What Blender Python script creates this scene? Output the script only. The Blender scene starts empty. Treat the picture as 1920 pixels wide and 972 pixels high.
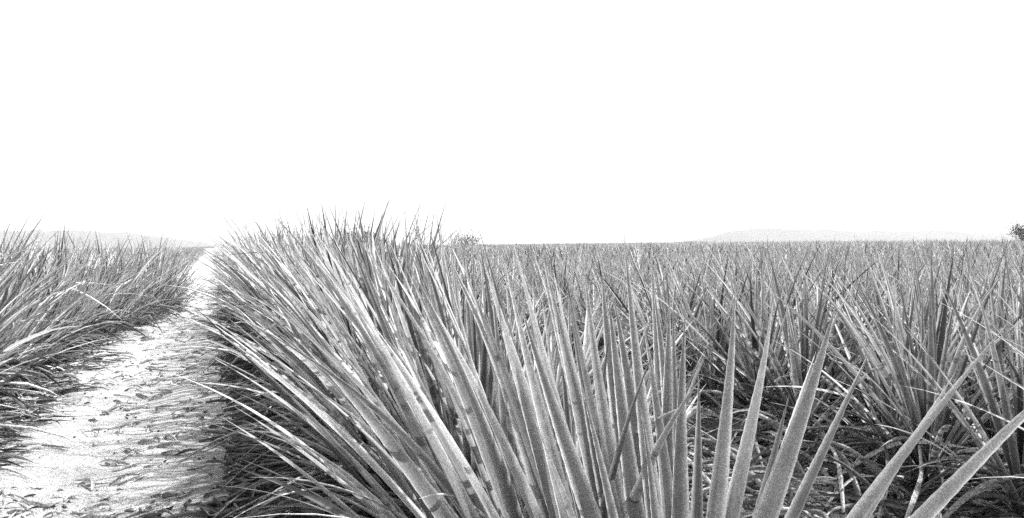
import bpy, math
import numpy as np
from mathutils import Matrix, Vector, Euler

rng = np.random.default_rng(11)
sc = bpy.context.scene
col = sc.collection

# ------------------------------------------------------------------ camera
LENS, FPX = 28.0, 28.0 / 36.0 * 1920.0
PITCH, ROLL = math.radians(-1.15), math.radians(0.60)
cam_d = bpy.data.cameras.new('camera')
cam_d.lens = LENS
cam_d.sensor_width = 36.0
cam_d.clip_start = 0.03
cam_d.clip_end = 40000.0
cam = bpy.data.objects.new('camera', cam_d)
col.objects.link(cam)
R = Matrix.Rotation(math.radians(90) + PITCH, 3, 'X') @ Matrix.Rotation(-ROLL, 3, 'Z')
cam.matrix_world = R.to_4x4()
sc.camera = cam
RN = np.array(R)

# ------------------------------------------------------------------ sky, sun, exposure
SUN_EL, SUN_AZ = math.radians(54), math.radians(84)      # azimuth clockwise from +Y (right of the view)
w = bpy.data.worlds.new('World')
sc.world = w
w.use_nodes = True
nt = w.node_tree
nt.nodes.clear()
sky = nt.nodes.new('ShaderNodeTexSky')
sky.sky_type = 'NISHITA'
sky.sun_disc = False
sky.sun_elevation = SUN_EL
sky.sun_rotation = SUN_AZ
sky.air_density = 1.0
sky.dust_density = 4.0
hs = nt.nodes.new('ShaderNodeHueSaturation')
hs.inputs['Saturation'].default_value = 0.0
hs.inputs['Value'].default_value = 1.0
bg = nt.nodes.new('ShaderNodeBackground')
bg.inputs['Strength'].default_value = 0.15
wo = nt.nodes.new('ShaderNodeOutputWorld')
nt.links.new(sky.outputs[0], hs.inputs['Color'])
veil = nt.nodes.new('ShaderNodeMix')                      # thin white high cloud over the whole sky
veil.data_type = 'RGBA'
veil.blend_type = 'LIGHTEN'
veil.inputs[0].default_value = 1.0
veil.inputs[7].default_value = (3.9, 3.9, 3.9, 1)
nt.links.new(hs.outputs[0], veil.inputs[6])
nt.links.new(veil.outputs[2], bg.inputs['Color'])
nt.links.new(bg.outputs[0], wo.inputs['Surface'])

sl = bpy.data.lights.new('sun', 'SUN')
sl.energy = 5.0
sl.angle = math.radians(1.2)
sl.color = (1, 1, 1)
so = bpy.data.objects.new('sun', sl)
col.objects.link(so)
sd = Vector((math.sin(SUN_AZ) * math.cos(SUN_EL), math.cos(SUN_AZ) * math.cos(SUN_EL), math.sin(SUN_EL)))
so.rotation_euler = sd.to_track_quat('Z', 'Y').to_euler()

sc.view_settings.view_transform = 'Standard'
sc.view_settings.look = 'None'
sc.view_settings.gamma = 1.0
sc.view_settings.use_curve_mapping = False
sc.view_settings.exposure = 0.75
sc.cycles.max_bounces = 8
sc.cycles.volume_bounces = 1
sc.cycles.use_denoising = False


# ------------------------------------------------------------------ helpers
def at(px, py, depth):
    """point that lies `depth` metres ahead on the ray of photo pixel px, py"""
    v = RN @ np.array([(px - 960.0) / FPX, -(py - 486.0) / FPX, -1.0])
    return v / v[1] * depth


def tag(o, label=None, cat=None, group=None, kind=None):
    if label: o['label'] = label
    if cat: o['category'] = cat
    if group: o['group'] = group
    if kind: o['kind'] = kind
    return o


def empty(name, loc):
    o = bpy.data.objects.new(name, None)
    o.empty_display_size = 0.1
    o.location = loc
    col.objects.link(o)
    return o


def mesh_obj(name, V, F, mat, parent=None, attrs=None, smooth=True, origin=None):
    V = np.asarray(V, dtype=np.float32)
    if parent is not None:
        V = V - np.array(parent.location, dtype=np.float32)
    F = np.asarray(F, dtype=np.int32)
    me = bpy.data.meshes.new(name)
    n, k = F.shape
    me.vertices.add(len(V))
    me.vertices.foreach_set('co', V.ravel())
    me.loops.add(n * k)
    me.loops.foreach_set('vertex_index', F.ravel())
    me.polygons.add(n)
    me.polygons.foreach_set('loop_start', np.arange(0, n * k, k, dtype=np.int32))
    me.polygons.foreach_set('loop_total', np.full(n, k, dtype=np.int32))
    me.polygons.foreach_set('use_smooth', np.full(n, smooth, dtype=bool))
    me.update(calc_edges=True)
    for an, arr in (attrs or {}).items():
        a = me.attributes.new(an, 'FLOAT', 'POINT')
        a.data.foreach_set('value', np.asarray(arr, dtype=np.float32))
    me.materials.append(mat)
    o = bpy.data.objects.new(name, me)
    col.objects.link(o)
    if parent is not None:
        o.parent = parent
    return o


def unit(v):
    return v / np.maximum(np.linalg.norm(v, axis=-1, keepdims=True), 1e-9)


def blades(P0, P1, P2, wid, tone, segs=9, fold=0.35, facing=0.6, P1b=None, wob=0.0, base_w=0.55):
    """V-folded tapering grass blades along bezier curves; returns V, F, tone, along"""
    n = len(P0)
    if P1b is None:
        P1b = P1
    t = np.linspace(0, 1, segs + 1)[None, :, None]
    C = ((1 - t) ** 3) * P0[:, None] + 3 * ((1 - t) ** 2) * t * P1[:, None] + 3 * (1 - t) * t * t * P1b[:, None] + t ** 3 * P2[:, None]
    if wob:
        L = np.linalg.norm(P2 - P0, axis=1)[:, None, None]
        ph = rng.uniform(0, 6.28, (n, 1, 3))
        C = C + np.sin(t * rng.uniform(3, 7, (n, 1, 1)) + ph) * wob * L * t * (1 - t * 0.4)
    T = unit(np.gradient(C, axis=1))
    a = rng.uniform(0, 2 * np.pi, n)
    vd = unit(-P0 * np.array([1, 1, 0.0]))                      # blades turned at random, more often broadside
    rd = np.stack([np.cos(a), np.sin(a), rng.uniform(-.3, .3, n)], 1)
    Nn = unit(vd * facing + rd * (1 - facing))[:, None]
    tw = (rng.uniform(-1.1, 1.1, (n, 1, 1))) * t
    S = unit(np.cross(T, np.broadcast_to(Nn, T.shape)))
    N = unit(np.cross(S, T))
    S2 = S * np.cos(tw) + N * np.sin(tw)
    N2 = unit(np.cross(S2, T))
    tt = t[:, :, 0]
    prof = (base_w + (1 - base_w) * np.minimum(tt / 0.25, 1)) * np.power(np.clip(1 - tt, 0, 1), 0.52) + 0.02
    hw = (0.5 * wid[:, None] * prof)[:, :, None]
    Lf = C - S2 * hw
    Rt = C + S2 * hw
    Md = C + N2 * hw * fold * 2
    V = np.stack([Lf, Md, Rt], 2).reshape(-1, 3)
    m = segs + 1
    base = (np.arange(n)[:, None, None] * m + np.arange(segs)[None, :, None]) * 3
    q = np.array([[0, 1, 4, 3], [1, 2, 5, 4]])
    F = (base[..., None] + q[None, None]).reshape(-1, 4)
    to = np.repeat(tone, m * 3)
    al = np.tile(np.repeat(np.linspace(0, 1, m), 3), n)
    return V, F, to, al


# ------------------------------------------------------------------ materials
def mat_new(name):
    m = bpy.data.materials.new(name)
    m.use_nodes = True
    t = m.node_tree
    t.nodes.clear()
    out = t.nodes.new('ShaderNodeOutputMaterial')
    p = t.nodes.new('ShaderNodeBsdfPrincipled')
    t.links.new(p.outputs[0], out.inputs['Surface'])
    return m, t, p, out


def N(t, kind, **kw):
    n = t.nodes.new(kind)
    for k, v in kw.items():
        if k in n.inputs.keys() if isinstance(k, str) else False:
            n.inputs[k].default_value = v
        else:
            setattr(n, k, v)
    return n


def math_node(t, op, a, b=None, c=None):
    n = t.nodes.new('ShaderNodeMath')
    n.operation = op
    for i, x in enumerate((a, b, c)):
        if x is None: continue
        if isinstance(x, (int, float)): n.inputs[i].default_value = x
        else: t.links.new(x, n.inputs[i])
    return n.outputs[0]


def noise(t, scale, detail=3, rough=0.55, vec=None):
    n = t.nodes.new('ShaderNodeTexNoise')
    n.inputs['Scale'].default_value = scale
    n.inputs['Detail'].default_value = detail
    n.inputs['Roughness'].default_value = rough
    if vec is not None: t.links.new(vec, n.inputs['Vector'])
    return n.outputs[0]


def grey(t, fac, stops):
    r = t.nodes.new('ShaderNodeValToRGB')
    cr = r.color_ramp
    while len(cr.elements) < len(stops): cr.elements.new(0.5)
    for e, (pos, v) in zip(cr.elements, stops):
        e.position = pos
        e.color = (v, v, v, 1)
    t.links.new(fac, r.inputs[0])
    return r.outputs[0]


def speckle(t, cell, coord):
    """0..1 random value per cell, in the object's own space"""
    s = t.nodes.new('ShaderNodeVectorMath'); s.operation = 'SCALE'
    s.inputs['Scale'].default_value = 1.0 / cell
    t.links.new(coord, s.inputs[0])
    f = t.nodes.new('ShaderNodeVectorMath'); f.operation = 'FLOOR'
    t.links.new(s.outputs[0], f.inputs[0])
    wn = t.nodes.new('ShaderNodeTexWhiteNoise'); wn.noise_dimensions = '3D'
    t.links.new(f.outputs[0], wn.inputs['Vector'])
    return wn.outputs[0]


def blade_mat(name, lo, hi, speck=0.5, cell=0.0016, trans=0.25, rough=0.42):
    m, t, p, out = mat_new(name)
    tc = t.nodes.new('ShaderNodeTexCoord').outputs['Object']
    at_ = t.nodes.new('ShaderNodeAttribute'); at_.attribute_name = 'tone'
    al = t.nodes.new('ShaderNodeAttribute'); al.attribute_name = 'along'
    base = math_node(t, 'MULTIPLY_ADD', at_.outputs['Fac'], hi - lo, lo)
    nz = noise(t, 25, 4, 0.65, tc)
    k = math_node(t, 'MULTIPLY_ADD', nz, 0.9, 0.55)
    base = math_node(t, 'MULTIPLY', base, k)
    ac = t.nodes.new('ShaderNodeAttribute'); ac.attribute_name = 'across'
    rim = math_node(t, 'POWER', math_node(t, 'ABSOLUTE', ac.outputs['Fac']), 3.5)     # pale leaf margin
    base = math_node(t, 'MULTIPLY', base, math_node(t, 'MULTIPLY_ADD', rim, 1.9, 0.82))
    fv = t.nodes.new('ShaderNodeCombineXYZ')                                         # fibres that run along the leaf
    t.links.new(math_node(t, 'MULTIPLY', ac.outputs['Fac'], 7.0), fv.inputs[0])
    t.links.new(math_node(t, 'MULTIPLY', al.outputs['Fac'], 3.0), fv.inputs[1])
    t.links.new(math_node(t, 'MULTIPLY', at_.outputs['Fac'], 91.0), fv.inputs[2])
    base = math_node(t, 'MULTIPLY', base, math_node(t, 'MULTIPLY_ADD', noise(t, 1.0, 3, .6, fv.outputs[0]), 1.1, 0.45))
    sp = speckle(t, cell, tc)
    sp = math_node(t, 'POWER', sp, 1.3)
    k2 = math_node(t, 'MULTIPLY_ADD', sp, 2 * speck, 1.0 - speck * 0.85)
    base = math_node(t, 'MULTIPLY', base, k2)
    dry = math_node(t, 'SMOOTH_MIN', math_node(t, 'MULTIPLY_ADD', al.outputs['Fac'], 0.35, 0.85), 1.3, 0.1)
    base = math_node(t, 'MULTIPLY', base, dry)
    base = math_node(t, 'MINIMUM', base, 0.75)
    cb = t.nodes.new('ShaderNodeCombineColor')
    for i in range(3): t.links.new(base, cb.inputs[i])
    t.links.new(cb.outputs[0], p.inputs['Base Color'])
    p.inputs['Roughness'].default_value = rough
    p.inputs['Specular IOR Level'].default_value = 0.5
    tr = t.nodes.new('ShaderNodeBsdfTranslucent')
    t.links.new(cb.outputs[0], tr.inputs['Color'])
    mx = t.nodes.new('ShaderNodeMixShader')
    mx.inputs[0].default_value = trans
    t.links.new(p.outputs[0], mx.inputs[1])
    t.links.new(tr.outputs[0], mx.inputs[2])
    t.links.new(mx.outputs[0], out.inputs['Surface'])
    return m


M_NEAR = blade_mat('pineapple_leaf_near', 0.035, 0.40, speck=0.42, cell=0.0012)
M_MID = blade_mat('pineapple_leaf', 0.04, 0.44, speck=0.6, cell=0.004)
M_FIELD = blade_mat('pineapple_leaf_far', 0.05, 0.50, speck=0.8, cell=0.03)
M_STRAW = blade_mat('dry_leaf', 0.08, 0.55, speck=0.7, cell=0.004, trans=0.1)
M_LEAF = blade_mat('tree_leaf', 0.05, 0.13, speck=0.3, cell=0.03)


def simple_mat(name, v, rough=0.8):
    m, t, p, out = mat_new(name)
    tc = t.nodes.new('ShaderNodeTexCoord').outputs['Object']
    c = grey(t, noise(t, 9, 5, 0.6, tc), [(0.3, v * 0.6), (0.7, v * 1.4)])
    t.links.new(c, p.inputs['Base Color'])
    p.inputs['Roughness'].default_value = rough
    return m


M_BARK = simple_mat('bark', 0.10)
M_WOOD = simple_mat('weathered_wood', 0.5)


# ------------------------------------------------------------------ terrain
def vnoise(x, y, s, seed):
    """smooth value noise on arrays"""
    g = np.random.default_rng(seed).uniform(-1, 1, (64, 64))
    u, v = x / s, y / s
    i, j = np.floor(u).astype(int), np.floor(v).astype(int)
    fu, fv = u - i, v - j
    fu, fv = fu * fu * (3 - 2 * fu), fv * fv * (3 - 2 * fv)
    i, j, i1, j1 = i % 64, j % 64, (i + 1) % 64, (j + 1) % 64
    return (g[i, j] * (1 - fu) + g[i1, j] * fu) * (1 - fv) + (g[i, j1] * (1 - fu) + g[i1, j1] * fu) * fv


RR = np.array([0, 110, 135, 170, 300, 1500, 20000.])
ZZ = np.array([-1.0, -1.0, -1.3, -4, -13, -15, -15.])
SL = 0.375                                    # the rows run forward and to the left: u = x + SL * y is constant along a row
PATH_U = -0.52


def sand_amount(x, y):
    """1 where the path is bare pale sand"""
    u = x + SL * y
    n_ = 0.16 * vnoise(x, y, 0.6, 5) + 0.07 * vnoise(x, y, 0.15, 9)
    s = np.clip((0.66 - np.abs(u - PATH_U) + 1.4 * n_ - .2 * (u > PATH_U) * np.exp(-((y - 3.2) / .6) ** 2)) / 0.4 + 0.5, 0, 1)  # pale sand cut back beside the near row, so its painted shade spreads wider
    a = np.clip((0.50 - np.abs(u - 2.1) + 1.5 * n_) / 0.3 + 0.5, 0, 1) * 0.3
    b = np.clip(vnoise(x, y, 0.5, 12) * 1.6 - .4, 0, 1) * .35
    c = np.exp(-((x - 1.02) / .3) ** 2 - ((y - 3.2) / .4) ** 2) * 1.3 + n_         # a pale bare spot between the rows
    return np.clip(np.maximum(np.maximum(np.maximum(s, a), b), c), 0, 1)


def height(x, y):
    x, y = np.asarray(x, float), np.asarray(y, float)
    r = np.hypot(x, y)
    z = np.interp(r, RR, ZZ)
    near = np.clip(1 - r / 100, 0, 1)
    u = x + SL * y
    z = z - 0.05 * np.exp(-((u - PATH_U) / 0.55) ** 2) * near
    z = z + near * (0.035 * vnoise(x, y, 1.1, 1) + 0.022 * vnoise(x, y, 0.33, 2) + 0.012 * vnoise(x, y * 1.4, 0.13, 4) + 0.006 * vnoise(x, y, 0.05, 6))
    return z


def grd(x, y):
    return float(height(np.array([x]), np.array([y]))[0])


def make_ground():
    radii = np.concatenate([[0.02], np.geomspace(0.35, 14, 520), np.geomspace(14.3, 14000, 260)])
    ang = np.radians(np.concatenate([np.linspace(-44, 44, 640), np.linspace(46, 314, 90)]))
    A, Rr = np.meshgrid(ang, radii)
    X, Y = Rr * np.sin(A), Rr * np.cos(A)
    Z = height(X, Y)
    V = np.stack([X, Y, Z], -1).reshape(-1, 3)
    nr, na = A.shape
    i, j = np.meshgrid(np.arange(nr - 1), np.arange(na), indexing='ij')
    j1 = (j + 1) % na
    F = np.stack([i * na + j, i * na + j1, (i + 1) * na + j1, (i + 1) * na + j], -1).reshape(-1, 4)[:, ::-1]
    m, t, p, out = mat_new('dune_ground')
    tc = t.nodes.new('ShaderNodeTexCoord').outputs['Object']
    a = t.nodes.new('ShaderNodeAttribute'); a.attribute_name = 'sand'
    sandc = grey(t, noise(t, 3.2, 6, 0.7, tc), [(0.32, 0.42), (0.48, 0.60), (0.68, 0.70)])
    # wind-sorted dark heavy grains lie in streaks across the slope
    mp = t.nodes.new('ShaderNodeMapping'); mp.inputs['Scale'].default_value = (2.2, 4.0, 4.0)
    t.links.new(tc, mp.inputs['Vector'])
    streak = grey(t, noise(t, 3.2, 9, 0.8, mp.outputs[0]), [(0.36, 0.30), (0.45, 0.92), (0.8, 1.08)])
    m1 = t.nodes.new('ShaderNodeMix'); m1.data_type = 'RGBA'; m1.blend_type = 'MULTIPLY'; m1.inputs[0].default_value = 1
    t.links.new(sandc, m1.inputs[6]); t.links.new(streak, m1.inputs[7])
    g = grey(t, speckle(t, 0.0042, tc), [(0.0, 0.25), (0.22, 0.8), (0.4, 1.05), (1.0, 1.15)])
    m2 = t.nodes.new('ShaderNodeMix'); m2.data_type = 'RGBA'; m2.blend_type = 'MULTIPLY'; m2.inputs[0].default_value = 1
    t.links.new(m1.outputs[2], m2.inputs[6]); t.links.new(g, m2.inputs[7])
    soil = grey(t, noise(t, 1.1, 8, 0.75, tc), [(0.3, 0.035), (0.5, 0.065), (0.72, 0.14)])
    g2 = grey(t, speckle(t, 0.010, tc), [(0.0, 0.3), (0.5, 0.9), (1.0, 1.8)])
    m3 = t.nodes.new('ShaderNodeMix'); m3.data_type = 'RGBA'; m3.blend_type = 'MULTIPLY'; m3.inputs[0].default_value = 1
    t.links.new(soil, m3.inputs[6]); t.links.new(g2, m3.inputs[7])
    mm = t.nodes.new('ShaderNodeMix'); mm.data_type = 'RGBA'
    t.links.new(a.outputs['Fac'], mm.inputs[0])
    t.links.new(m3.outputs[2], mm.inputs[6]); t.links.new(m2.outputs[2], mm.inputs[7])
    t.links.new(mm.outputs[2], p.inputs['Base Color'])
    p.inputs['Roughness'].default_value = 0.95
    p.inputs['Specular IOR Level'].default_value = 0.15
    b = t.nodes.new('ShaderNodeBump'); b.inputs['Strength'].default_value = 0.9; b.inputs['Distance'].default_value = 0.04
    t.links.new(noise(t, 14, 9, 0.75, mp.outputs[0]), b.inputs['Height'])
    t.links.new(b.outputs[0], p.inputs['Normal'])
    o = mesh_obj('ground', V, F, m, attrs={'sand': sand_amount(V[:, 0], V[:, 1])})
    tag(o, kind='structure')
    return o


make_ground()

# sea beyond the dune ridge, as a ring so that it never lies under the near ground
m, t, p, out = mat_new('sea_water')
p.inputs['Base Color'].default_value = (0.06, 0.06, 0.06, 1)
p.inputs['Roughness'].default_value = 0.12
p.inputs['IOR'].default_value = 1.33
bb = t.nodes.new('ShaderNodeBump'); bb.inputs['Strength'].default_value = 0.05
t.links.new(noise(t, 0.4, 5, 0.6, t.nodes.new('ShaderNodeTexCoord').outputs['Object']), bb.inputs['Height'])
t.links.new(bb.outputs[0], p.inputs['Normal'])
ang = np.linspace(0, 2 * np.pi, 97)[:-1]
ri = np.array([220., 600, 2000, 6000, 13500])
A, Rr = np.meshgrid(ang, ri)
V = np.stack([Rr * np.sin(A), Rr * np.cos(A), np.full(A.shape, -11.6)], -1).reshape(-1, 3)
i, j = np.meshgrid(np.arange(4), np.arange(96), indexing='ij')
F = np.stack([i * 96 + j, i * 96 + (j + 1) % 96, (i + 1) * 96 + (j + 1) % 96, (i + 1) * 96 + j], -1).reshape(-1, 4)[:, ::-1]
tag(mesh_obj('water', V, F, m), kind='structure')


# far headlands
def headland(px_pts, top_pts, D, seed):
    n, k = 160, 14
    u = np.linspace(px_pts[0], px_pts[-1], n)
    top = np.interp(u, px_pts, top_pts)
    X = (u - 960) / FPX * D
    hz = 455 - (u - 960) * math.tan(ROLL)
    H = (hz - top) / FPX * D
    H = np.maximum(H + 3.5 * vnoise(X, X * 0, 130, seed) + 1.6 * vnoise(X, X * 0, 38, seed + 1), 0) + 11.6
    V = []
    for q in range(k + 1):
        s = q / k
        prof = math.sin(math.pi * min(s, 1)) ** 0.8 if 0 < s < 1 else 0
        V.append(np.stack([X, D - 350 + 1500 * s + 60 * vnoise(X, X * 0 + q, 300, seed + q), -12.5 + (H + 0.9) * prof * (1 + .12 * vnoise(X, X * 0 + q * 90., 120, seed + 9)) ** (1 if q != k // 2 else 0)], -1))
    V = np.array(V).reshape(-1, 3)
    i, j = np.meshgrid(np.arange(k), np.arange(n - 1), indexing='ij')
    F = np.stack([i * n + j, i * n + j + 1, (i + 1) * n + j + 1, (i + 1) * n + j], -1).reshape(-1, 4)
    mm = bpy.data.materials.get('headland') or simple_mat('headland', 0.10)
    tag(mesh_obj('hills', V, F, mm), kind='structure')


headland([-350, -100, 60, 150, 230, 300, 345, 380], [436, 431, 431, 434, 441, 449, 459, 470], 5200, 21)
headland([1320, 1355, 1400, 1480, 1560, 1700, 1800, 1900, 2100, 2400], [460, 445, 433, 426, 428, 432, 431, 436, 430, 440], 5600, 31)

# haze: one closed box round everything, its bottom under the lowest ground
m = bpy.data.materials.new('haze_air')
m.use_nodes = True
t = m.node_tree
t.nodes.clear()
out = t.nodes.new('ShaderNodeOutputMaterial')
pv = t.nodes.new('ShaderNodeVolumePrincipled')
pv.inputs['Color'].default_value = (0.95, 0.95, 0.95, 1)
pv.inputs['Density'].default_value = 8.5e-5
pv.inputs['Anisotropy'].default_value = 0.0
t.links.new(pv.outputs[0], out.inputs['Volume'])
h = 14600.
V = [(sx * h, sy * h, z) for z in (-17., 320.) for sx, sy in ((-1, -1), (1, -1), (1, 1), (-1, 1))]
F = [(3, 2, 1, 0), (4, 5, 6, 7), (0, 1, 5, 4), (1, 2, 6, 5), (2, 3, 7, 6), (3, 0, 4, 7)]
tag(mesh_obj('haze', V, F, m, smooth=False), kind='stuff')


# ------------------------------------------------------------------ pineapple plants
AC = np.array([-1, -.72, -.3, .3, .72, 1.0])
ACZ = np.array([.52, .26, .04, .04, .26, .52])


def swords(C, width, axis_xy, tone, chan=1.0, teeth=0.0, twist=None):
    """stiff channelled leaves; C: (n, m, 3) centre lines; the hollow side faces the plant's axis"""
    n, m, _ = C.shape
    T = unit(np.gradient(C, axis=1))
    to = axis_xy - C.mean(1)
    to[:, 2] = 0
    to = unit(to) + np.array([0, 0, 0.9])
    S = unit(np.cross(T, np.broadcast_to(to[:, None], T.shape)))
    Nn = unit(np.cross(S, T))
    t = np.linspace(0, 1, m)[None, :]
    if twist is not None:
        a = (twist[:, None] * t)[..., None]
        S, Nn = S * np.cos(a) + Nn * np.sin(a), Nn * np.cos(a) - S * np.sin(a)
    prof = np.interp(t, [0, .08, .3, .6, .85, 1], [.95, .92, 1, .68, .27, .015])
    hw = (0.5 * width[:, None] * prof)
    k = len(AC)
    rows = []
    for a, z in zip(AC, ACZ):
        e = hw * a
        if teeth and abs(a) == 1:
            e = e + np.sign(a) * teeth * ((np.arange(m)[None] % 2) - .5) * (t < .97)
        rows.append(C + S * e[..., None] + Nn * (hw * z * chan)[..., None])
    V = np.stack(rows, 2).reshape(-1, 3)
    base = (np.arange(n)[:, None, None] * m + np.arange(m - 1)[None, :, None]) * k + np.arange(k - 1)[None, None, :]
    F = np.stack([base, base + 1, base + k + 1, base + k], -1).reshape(-1, 4)
    at_ = {'tone': np.repeat(tone, m * k), 'along': np.tile(np.repeat(t[0], k), n), 'across': np.tile(AC, n * m)}
    return V, F, at_


def rosette(r, n, m, H=1.0, wid=0.042, spread=1.0, snap=.05):
    """centre lines of n leaves of a plant standing at the origin"""
    q = (np.arange(n) + .5) / n                              # 0 outermost .. 1 innermost
    az = np.arange(n) * 2.39996 + r.uniform(0, 6.28) + r.normal(0, .15, n)
    th0 = np.radians((52 * (1 - q) ** 1.05 + 4) * spread) * r.uniform(.75, 1.2, n)
    bend = np.radians(38 * (1 - q) ** 1.2 + 5) * r.uniform(.2, 1.5, n)
    L = H * np.interp(q, [0, .25, .6, .85, 1], [.80, 1.04, 1.06, .92, .60]) * r.uniform(.86, 1.06, n)
    t = np.linspace(0, 1, m)[None]
    th = th0[:, None] + bend[:, None] * t ** 1.8
    brk = (r.uniform(0, 1, n) < snap) * r.uniform(.5, 1.5, n)           # a few leaves are snapped
    th = th + brk[:, None] * (t > r.uniform(.45, .8, n)[:, None])
    ds = L[:, None] / (m - 1)
    rr = np.cumsum(np.sin(th) * ds, 1) - np.sin(th[:, :1]) * ds + .015
    zz = np.cumsum(np.cos(th) * ds, 1) - np.cos(th[:, :1]) * ds + (.02 + .16 * q)[:, None]
    sw = (r.normal(0, .06, n)[:, None] * t ** 2) * L[:, None]
    C = np.stack([rr * np.cos(az)[:, None] - sw * np.sin(az)[:, None], rr * np.sin(az)[:, None] + sw * np.cos(az)[:, None], zz], -1)
    return C, wid * r.uniform(.8, 1.15, n) * np.interp(q, [0, .2, .8, 1], [.8, 1, 1, .7]), np.clip(r.normal(.5, .27, n), 0, 1.2), r.normal(0, .5, n)


def skirt(r, n, m, far=.6):
    """dead lower leaves that hang down to the soil"""
    az = r.uniform(0, 6.28, n)
    L = r.uniform(.3, far, n)
    t = np.linspace(0, 1, m)[None]
    th = np.radians(r.uniform(45, 75, n))[:, None] + np.radians(r.uniform(30, 75, n))[:, None] * t
    ds = L[:, None] / (m - 1)
    rr = np.cumsum(np.sin(th) * ds, 1)
    zz = np.maximum(.12 + np.cumsum(np.cos(th) * ds, 1), .012 + .02 * r.uniform(0, 1, (n, 1)))
    C = np.stack([rr * np.cos(az)[:, None], rr * np.sin(az)[:, None], zz], -1)
    return C, r.uniform(.012, .03, n), np.clip(r.normal(.3, .25, n), 0, 1), r.normal(0, 1.6, n)


Z3 = np.zeros(3)


class Proto: pass


def make_proto(seed, n, m, mat, parts, H=1.0, spread=1.0, wid=.042):
    r = np.random.default_rng(seed)
    C, w_, to, tw = rosette(r, n, m, H, wid, spread)
    D, w2, to2, tw2 = skirt(r, 14, max(m // 2, 4))
    P = Proto()
    P.leaf, P.dry = [], []
    if parts:
        for k in range(n):
            s = slice(k, k + 1)
            V, F, a = swords(C[s], w_[s], Z3, to[s], teeth=.0007, twist=tw[s])
            P.leaf.append((V, F, a))
        for k in range(len(D)):
            s = slice(k, k + 1)
            P.dry.append(swords(D[s], w2[s], Z3, to2[s], chan=2.2, twist=tw2[s]))
        P.ml = [data_of('leaf', *x, mat) for x in P.leaf]
        P.md = [data_of('dry_leaf', *x, M_STRAW) for x in P.dry]
    else:
        V, F, a = swords(C, w_, Z3, to, twist=tw)
        V2, F2, a2 = swords(D, w2, Z3, to2 * .4, chan=2.2, twist=tw2)
        P.me = data_of('pineapple_plant', np.vstack([V, V2]), np.vstack([F, F2 + len(V)]), {k: np.r_[a[k], a2[k]] for k in a}, mat)
    return P


def data_of(name, V, F, attrs, mat):
    o = mesh_obj(name, V, F, mat, attrs=attrs)
    me = o.data
    bpy.data.objects.remove(o)
    return me


def link(name, me, parent=None):
    o = bpy.data.objects.new(name, me)
    col.objects.link(o)
    o.parent = parent
    return o


NEAR = [make_proto(100 + k, 50, 15, M_NEAR, True, 1.0, .95, .034) for k in range(4)]
LEFT_NEAR = [make_proto(400 + k, 52, 13, M_NEAR, True, 1.02, .8, .031) for k in range(2)]
LEFT = [make_proto(500 + k, 44, 7, M_MID, False, 1.0, .82, .032) for k in range(5)]
MID = [make_proto(200 + k, 44, 7, M_MID, False, .98, .95, .034) for k in range(7)]


def place(P, x, y, sc_, rz, label, group, parts, lean=(0, 0)):
    if parts:
        root = empty('pineapple_plant', (x, y, grd(x, y) - .01))
        for me in P.ml: link('leaf', me, root)
        for me in P.md: link('dry_leaf', me, root)
    else:
        root = link('pineapple_plant', P.me)
        root.location = (x, y, grd(x, y) - .01)
    root.rotation_euler = (lean[0], lean[1], rz)
    root.scale = (sc_, sc_, sc_)
    tag(root, label, 'pineapple plant', group)
    return root


def in_view(x, y, margin=.75):
    return y > .6 and abs(x) < y * .643 + margin


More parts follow.
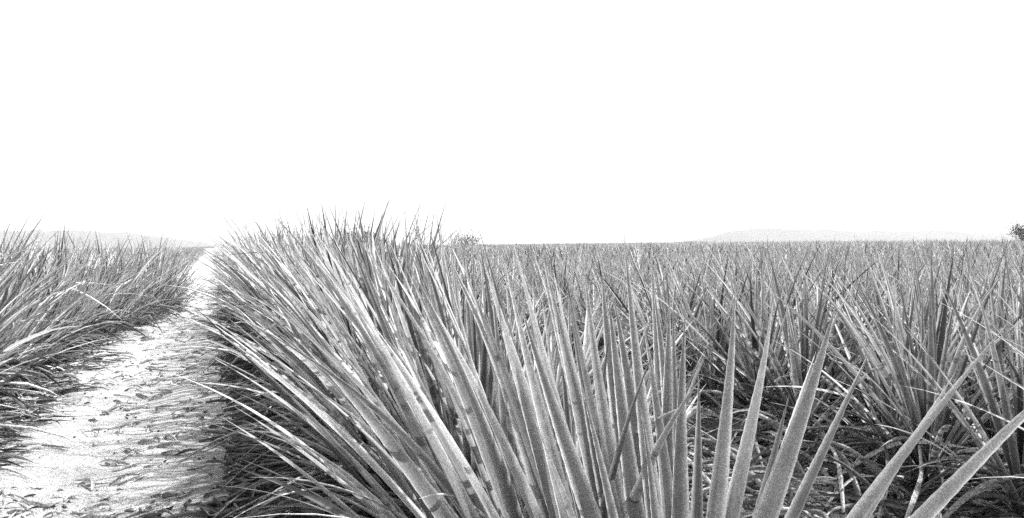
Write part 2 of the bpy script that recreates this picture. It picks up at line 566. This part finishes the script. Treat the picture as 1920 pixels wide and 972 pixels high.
# the nearest plant of the row: each leaf goes where the photograph shows it
def hero():
    bx, by = .27, 1.22
    root = empty('pineapple_plant', (bx, by, grd(bx, by)))
    tag(root, 'nearest and largest pineapple plant, its wide leaves fanning from centre to lower right', 'pineapple plant', 'pineapple plants right of the path')
    r = np.random.default_rng(7)
    # tip in the photograph, distance of the tip, width, arch
    L = [((1378, 545), 1.22, 1.0, .03), ((1566, 575), 1.16, 1.1, .04), ((1895, 600), 1.30, .95, .02), ((2050, 660), 1.25, .9, .03), ((1790, 700), 1.55, .75, .03), ((1640, 640), 1.45, .75, .02), ((1480, 740), 1.35, .75, .06),
         ((1760, 760), 1.5, .75, .03), ((1530, 660), 1.62, .8, .05), ((1262, 560), 1.25, .95, .02), ((1225, 540), 1.35, 1.0, .02),
         ((1140, 550), 1.25, 1.0, .02), ((1062, 520), 1.32, 1.0, .03), ((1015, 500), 1.38, 1.0, .03), ((948, 500), 1.3, .95, .04),
         ((875, 520), 1.3, 1.05, .04), ((800, 560), 1.20, 1.0, .06), ((760, 500), 1.32, 1.0, .05), ((700, 610), 1.12, .95, .08),
         ((640, 520), 1.25, 1.05, .08), ((1180, 690), 1.5, .9, .02), ((980, 660), 1.5, .9, .04), ((1310, 700), 1.5, .85, .02),
         ((1090, 720), 1.0, .85, .03), ((1450, 560), 1.45, .9, .04), ((560, 640), 1.15, 1.0, .1), ((1200, 760), 1.1, .8, .0), ((1000, 780), 1.05, .8, .03)]
    for k, tx in enumerate(range(905, 1300, 27)):
        L.append(((tx + r.uniform(-8, 8), 490 + 55 * math.sin(k * 2.4) + 45 * (k % 2) + max(tx - 1180, 0) * .5), 1.28 + .16 * math.sin(k * 1.7), r.uniform(.95, 1.2), .02))
    for (tip, D, wm, arch) in L:
        T = at(tip[0], tip[1], D)
        a = r.uniform(0, 6.28)
        B = np.array([bx + .02 * math.cos(a), by + .02 * math.sin(a), root.location[2] + r.uniform(.03, .18)])
        if tip[0] < 1300: B[0] -= (1300 - tip[0]) * .00022                 # a clump of several crowns
        d = T - B
        Ln = np.linalg.norm(d)
        P1 = B + d * .35 + np.array([0, 0, arch * Ln]) + r.normal(0, .008, 3)
        P2 = B + d * .72 + np.array([0, 0, arch * Ln * .8]) + r.normal(0, .012, 3)
        t = np.linspace(0, 1, 60)[:, None]
        C = (1 - t) ** 3 * B + 3 * (1 - t) ** 2 * t * P1 + 3 * (1 - t) * t * t * P2 + t ** 3 * T
        V, F, at_ = swords(C[None], np.array([.039 * wm]), np.array([bx, by - .25, 0.]), np.array([r.uniform(.3, .75)]), teeth=.0007, twist=np.array([r.normal(0, .35)]))
        mesh_obj('leaf', V, F, M_NEAR, root, at_)


hero()


def project(p):
    c = p @ RN
    return 960 + c[..., 0] / -c[..., 2] * FPX, 486 - c[..., 1] / -c[..., 2] * FPX


def row_plant(x, y, sc_, label, group, seed):
    """a dense plant of the near row; its leaves are as long as the outline of the row in the photograph lets them be"""
    r = np.random.default_rng(seed)
    root = empty('pineapple_plant', (x, y, grd(x, y) - .01))
    tag(root, label, 'pineapple plant', group)
    o = np.array(root.location)
    C, w_, to, tw = rosette(r, 76, 18, sc_ * 1.13, .031, .88, snap=0)
    # the row crowds its plants: few leaves lie across the row, more stand up and lean out to the path
    for k in range(len(C)):
        L = C[k] + o
        top = r.uniform(-28, 2) if r.uniform() < .16 else r.uniform(12, 60)
        for _ in range(40):
            px, py = project(L[-1])
            lim = np.interp(px, [330, 380, 450, 510, 690, 870, 930, 1000, 1100, 1400, 1920], [580, 462, 410, 382, 376, 392, 450, 492, 520, 560, 640]) + top
            lft = np.interp(py, [470, 600, 760, 870, 1000], [372, 335, 350, 330, 330]) + 2 * top
            if py > lim and px > lft and px < 1330: break
            L = o + (L - o) * .955
        ln = np.linalg.norm(L[-1] - L[0])
        if ln < .38 or L[:, 1].min() < .75: continue
        s_ = slice(k, k + 1)
        V, F, a = swords(L[None], w_[s_], o * [1, 1, 0], to[s_], teeth=.0007, twist=tw[s_])
        mesh_obj('leaf', V, F, M_NEAR, root, a)
    D, w2, to2, tw2 = skirt(r, 44, 9, .88)
    for k in range(len(D)):
        s_ = slice(k, k + 1)
        V, F, a = swords(D[s_] + o, w2[s_], o * [1, 1, 0], to2[s_] * .25, chan=2.2, twist=tw2[s_])  # dead leaves toned down further, painting deeper shadow under the row
        mesh_obj('dry_leaf', V, F, M_STRAW, root, a)


R1 = 'pineapple plants right of the path'
labels = ['second plant of the near row, its long leaves just left of the widest upright ones',
          'third plant of the near row, leaf tips standing against the sky at the centre',
          'fourth plant of the near row, tips against the sky left of centre',
          'fifth plant of the near row, tips in front of the dark skyline trees',
          'sixth plant of the near row, with low leaves arching left over the path',
          'seventh plant of the near row, leaning left over the sandy path',
          'eighth plant of the near row, with its dark lower leaves beside the path']
ind = []                                       # all plants one by one, near to far
rows_right = [.71]
k = 2.85
while k < 60:
    rows_right += [k]
    k += .6 if int(k * 7) % 5 else .85
rows_left = [-1.55, -2.2]
k = -3.0
while k > -45:
    rows_left += [k, k - .6]
    k -= 1.35
cand = []
pr = np.random.default_rng(77)
for ri, u in enumerate(rows_right + rows_left):
    y = 1.2 + (.3 if u == .71 else pr.uniform(0, .3))
    while y < 112:
        yy = y + pr.normal(0, .05)
        x = u - SL * yy + pr.normal(0, .05)
        if u == -1.55: x += .9 * math.exp(-((yy - 12.0) / 3.2) ** 2)      # the row bulges over the path there
        if in_view(x, yy) and math.hypot(x, yy) > 1.4 and not (u == .71 and yy < 1.45):
            if pr.uniform() > .04: cand.append((math.hypot(x, yy), x, yy, u, pr.uniform(.84, 1.02)))
        y += (.30 if u == .71 or u == -1.55 else .36) * (1 if y < 30 else 2.0)
cand.sort()
print('plants', len(cand), 'distance of the 300th', cand[300][0])
cnt = 0
NN = 299
ONES = 'first second third fourth fifth sixth seventh eighth ninth tenth eleventh twelfth thirteenth fourteenth fifteenth sixteenth seventeenth eighteenth nineteenth'.split()


def ordinal(n):
    if n < 20: return ONES[n - 1]
    tens = {2: 'twenty', 3: 'thirty', 4: 'forty', 5: 'fifty'}[n // 10]
    return tens + '-' + ONES[n % 10 - 1] if n % 10 else {20: 'twentieth', 30: 'thirtieth', 40: 'fortieth', 50: 'fiftieth'}[n]


in_row = {}
for q, (r_, x, y, u, sc_) in enumerate(cand[:NN]):
    parts = r_ < 5.2
    own = u == .71 and y < 4.0
    edge = u in (.71, -1.55)
    if u == .71:
        grp = R1
        lab = labels[cnt] if cnt < len(labels) else f'{ordinal(cnt + 2)} plant from the front in the long row along the right side of the path'
        cnt += 1
        sc_ = (1.02 if y < 1.9 else (1.09 if y < 4 else 1.2)) * (1 + .25 * (sc_ - .93))
    elif u < 0:
        grp = 'pineapple plants left of the path'
        n_ = in_row[u] = in_row.get(u, 0) + 1
        k_ = rows_left.index(u)
        lab = f'{ordinal(n_)} plant from the front in the ' + ('row edging the left side of the sandy path' if k_ == 0 else f'{ordinal(k_ + 1)} row left of the path')
        sc_ *= (1.2 if y < 6 else 1.14) if k_ == 0 else 1.06
    else:
        grp = 'pineapple plants of the right field'
        n_ = in_row[u] = in_row.get(u, 0) + 1
        k_ = rows_right.index(u)
        lab = f'{ordinal(n_)} plant from the front in the {ordinal(k_)} row beyond the littered gap at the right'
        sc_ = sc_ * .45 + .47
    if own:
        row_plant(x, y, sc_, lab, grp, 300 + q)
        continue
    A_, B_ = (LEFT_NEAR, LEFT) if u < 0 else (NEAR, MID)
    P = A_[q % len(A_)] if parts else B_[q % len(B_)]
    place(P, x, y, sc_, pr.uniform(0, 6.28), lab, grp, parts, (pr.normal(0, .06), pr.normal(0, .06)))


def far_field(c):
    """the rest of the plantation, past the first 300 plants: one mesh"""
    Vs, Fs, At, off = [], [], [], 0
    r = np.random.default_rng(5)
    lods = [(18, [make_rows(r, 22, 5) for _ in range(8)]), (45, [make_rows(r, 15, 4, 1.3) for _ in range(8)]), (999, [make_rows(r, 12, 3, 2.2) for _ in range(8)])]
    P = np.array([[x, y, sc_] for (_, x, y, u, sc_) in c])
    D = np.hypot(P[:, 0], P[:, 1])
    Zg = height(P[:, 0], P[:, 1])
    ang = r.uniform(0, 6.28, len(P))
    pick = r.integers(0, 8, len(P))
    lo = 0
    big = 1 + .06 * vnoise(P[:, 0], P[:, 1], 6.0, 71)
    dark = vnoise(P[:, 0], P[:, 1], 9.0, 72) * .2
    for hi, protos in lods:
        for k in range(8):
            sel = np.where((D >= lo) & (D < hi) & (pick == k))[0]
            if not len(sel): continue
            V, F, a = protos[k]
            cs, sn = np.cos(ang[sel])[:, None], np.sin(ang[sel])[:, None]
            s_ = (P[sel, 2] * .93 * big[sel])[:, None]
            X = (V[None, :, 0] * cs - V[None, :, 1] * sn) * s_ + P[sel, 0][:, None]
            Y = (V[None, :, 0] * sn + V[None, :, 1] * cs) * s_ + P[sel, 1][:, None]
            Zz = V[None, :, 2] * s_ + Zg[sel][:, None]
            Vs.append(np.stack([X, Y, Zz], -1).reshape(-1, 3))
            Fs.append((F[None] + (np.arange(len(sel)) * len(V))[:, None, None]).reshape(-1, 4) + off)
            At.append([np.clip(a['tone'][None] + dark[sel][:, None], 0, 1.2).ravel(), np.tile(a['along'], len(sel)), np.tile(a['across'], len(sel))])
            off += len(V) * len(sel)
        lo = hi
    A = [np.concatenate([q[i] for q in At]) for i in range(3)]
    tag(mesh_obj('pineapple_field', np.concatenate(Vs), np.concatenate(Fs), M_FIELD, attrs={'tone': A[0], 'along': A[1], 'across': A[2]}), kind='stuff')


def make_rows(r, n, m, wmul=1.0):
    global AC, ACZ
    keep = AC, ACZ
    AC, ACZ = np.array([-1, 0, 1.0]), np.array([.45, 0, .45])
    C, w_, to, tw = rosette(r, n, m, 1.0, .042 * wmul, 1.0)
    out = swords(C, w_, Z3, to, twist=tw)
    AC, ACZ = keep
    return out


far_field(cand[NN:])


# ------------------------------------------------------------------ shrubs on the skyline
def shrub(label, px, top, base_z_extra, D, wpx, n, seed, name='bush'):
    r = np.random.default_rng(seed)
    c = at(px, top, D)
    gz = grd(c[0], c[1])
    root = empty(name, (c[0], c[1], gz))
    tag(root, label, 'bush' if name == 'bush' else 'tree')
    W = wpx / FPX * D * .5
    H = c[2] - gz
    cen, P0s, P2s = [], [], []
    for q in range(9):
        a = r.uniform(0, 6.28)
        e = np.array([c[0] + W * .8 * r.uniform(-1, 1), c[1] + W * .5 * math.sin(a), gz + H * r.uniform(.35, .88)])
        cen.append(e)
        P0s.append(np.array([c[0], c[1], gz]) + r.normal(0, .03, 3)); P2s.append(e)
    P0s, P2s, cen = np.array(P0s), np.array(P2s), np.array(cen)
    v, f, to, al = blades(P0s, P0s * .6 + P2s * .4 + [0, 0, .2 * H], P2s, np.full(9, .05 * H), np.full(9, .5), segs=8, fold=.8)
    v2, f2, t2, a2 = blades(P0s + [.01, 0, 0], P0s * .6 + P2s * .4 + [0.01, 0, .2 * H], P2s, np.full(9, .05 * H), np.full(9, .5), segs=8, fold=-.8)
    mesh_obj('trunk', np.vstack([v, v2]), np.vstack([f, f2 + len(v)]), M_BARK, root)
    k = r.integers(0, 9, n)
    p = cen[k] + r.normal(0, 1, (n, 3)) * [W * .28, W * .25, min(H * .16, W * .3)]
    p[:, 2] = np.maximum(p[:, 2], gz + .1)
    d = unit(r.normal(0, 1, (n, 3))) * (W * .09 + .03)
    v, f, to, al = blades(p, p + d * .5, p + d, np.full(n, W * .06 + .02), r.uniform(0, 1, n), segs=3)
    mesh_obj('foliage', v, f, M_LEAF, root, {'tone': to, 'along': al})


shrub('low bush on the skyline mostly hidden by the tallest leaf tips', 665, 438, 0, 116, 90, 1600, 1)
shrub('thin ragged bush on the skyline just right of the tall leaf tips', 876, 441, 0, 116, 44, 500, 2)
shrub('dark windswept tree on the skyline at the right edge', 1921, 420, 0, 118, 44, 1300, 3, name='tree')


# ------------------------------------------------------------------ dead leaf litter on the soil
def litter():
    r = np.random.default_rng(9)
    n = 80000
    y = 1.6 + 16 * r.uniform(0, 1, n) ** 1.9
    x = r.uniform(-1, 1, n) * (y * .66 + .3)
    u = x + SL * y
    onpath = np.abs(u - PATH_U) < .55
    c = vnoise(x, y, .45, 50) + .5 * vnoise(x, y, .15, 51)
    keep = (np.exp(-((x - 1.02) / .3) ** 2 - ((y - 3.2) / .4) ** 2) < r.uniform(.1, .9, n)) & (u < 4.5) & (u > -3.5) & ((c > r.uniform(-.9, 1.0, n)) | ~onpath) & (~onpath | (r.uniform(0, 1, n) < .3))
    x, y, onpath = x[keep], y[keep], onpath[keep]
    n = len(x)
    a = np.where(r.uniform(0, 1, n) < .65, r.normal(0, .45, n), r.uniform(0, 3.14, n))
    L = np.where(r.uniform(0, 1, n) < .55, r.uniform(.012, .05, n), r.uniform(.05, .24, n)) * np.where(onpath, .8, 1.3)
    x2, y2 = x + L * np.cos(a), y + L * np.sin(a)
    h1, h2 = height(x, y), height(x2, y2)
    P0 = np.stack([x, y, h1 + .004], 1)
    P2 = np.stack([x2, y2, h2 + r.uniform(.002, .02, n)], 1)
    P1 = (P0 + P2) / 2 + r.normal(0, .15, (n, 3)) * L[:, None]
    P1[:, 2] = height(P1[:, 0], P1[:, 1]) + r.uniform(.004, .03, n) * np.minimum(L / .1, 1.5)
    tone = np.where(onpath, r.choice([.05, .5, .9], n, p=[.22, .2, .58]), r.choice([.0, .2, .9], n, p=[.45, .25, .3]))
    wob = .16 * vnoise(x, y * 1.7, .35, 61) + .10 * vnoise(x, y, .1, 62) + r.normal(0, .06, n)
    shade = (x + SL * y > -.04 - .22 * np.exp(-((y - 3.2) / .55) ** 2) + wob) & (x + SL * y < 1.24)                       # dead leaves at the near row's foot; its shade is put into their tone
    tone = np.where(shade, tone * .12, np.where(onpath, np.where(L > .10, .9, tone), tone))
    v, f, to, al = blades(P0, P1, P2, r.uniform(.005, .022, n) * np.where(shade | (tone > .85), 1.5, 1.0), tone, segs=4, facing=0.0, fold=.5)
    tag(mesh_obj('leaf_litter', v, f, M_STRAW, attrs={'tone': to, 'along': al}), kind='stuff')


litter()


def tangle():
    """old leaves that fell criss-cross into the gap between the rows"""
    r = np.random.default_rng(21)
    n = 420
    y = r.uniform(2.6, 6.5, n)
    x = r.normal(2.15, .33, n) - SL * y
    a = r.uniform(0, 6.28, n)
    L = r.uniform(.25, .6, n)
    P0 = np.stack([x, y, height(x, y) + r.uniform(.0, .08, n)], 1)
    x2, y2 = x + L * np.cos(a), y + L * np.sin(a)
    P2 = np.stack([x2, y2, height(x2, y2) + r.uniform(.01, .25, n)], 1)
    P1 = (P0 + P2) / 2 + r.normal(0, .04, (n, 3)) + [0, 0, .07]
    v, f, to, al = blades(P0, P1, P2, r.uniform(.012, .03, n), r.choice([.1, .5, 1.0], n, p=[.45, .25, .3]), segs=8, facing=.2, fold=.6)
    tag(mesh_obj('fallen_leaves', v, f, M_STRAW, attrs={'tone': to, 'along': al}), kind='stuff')


tangle()
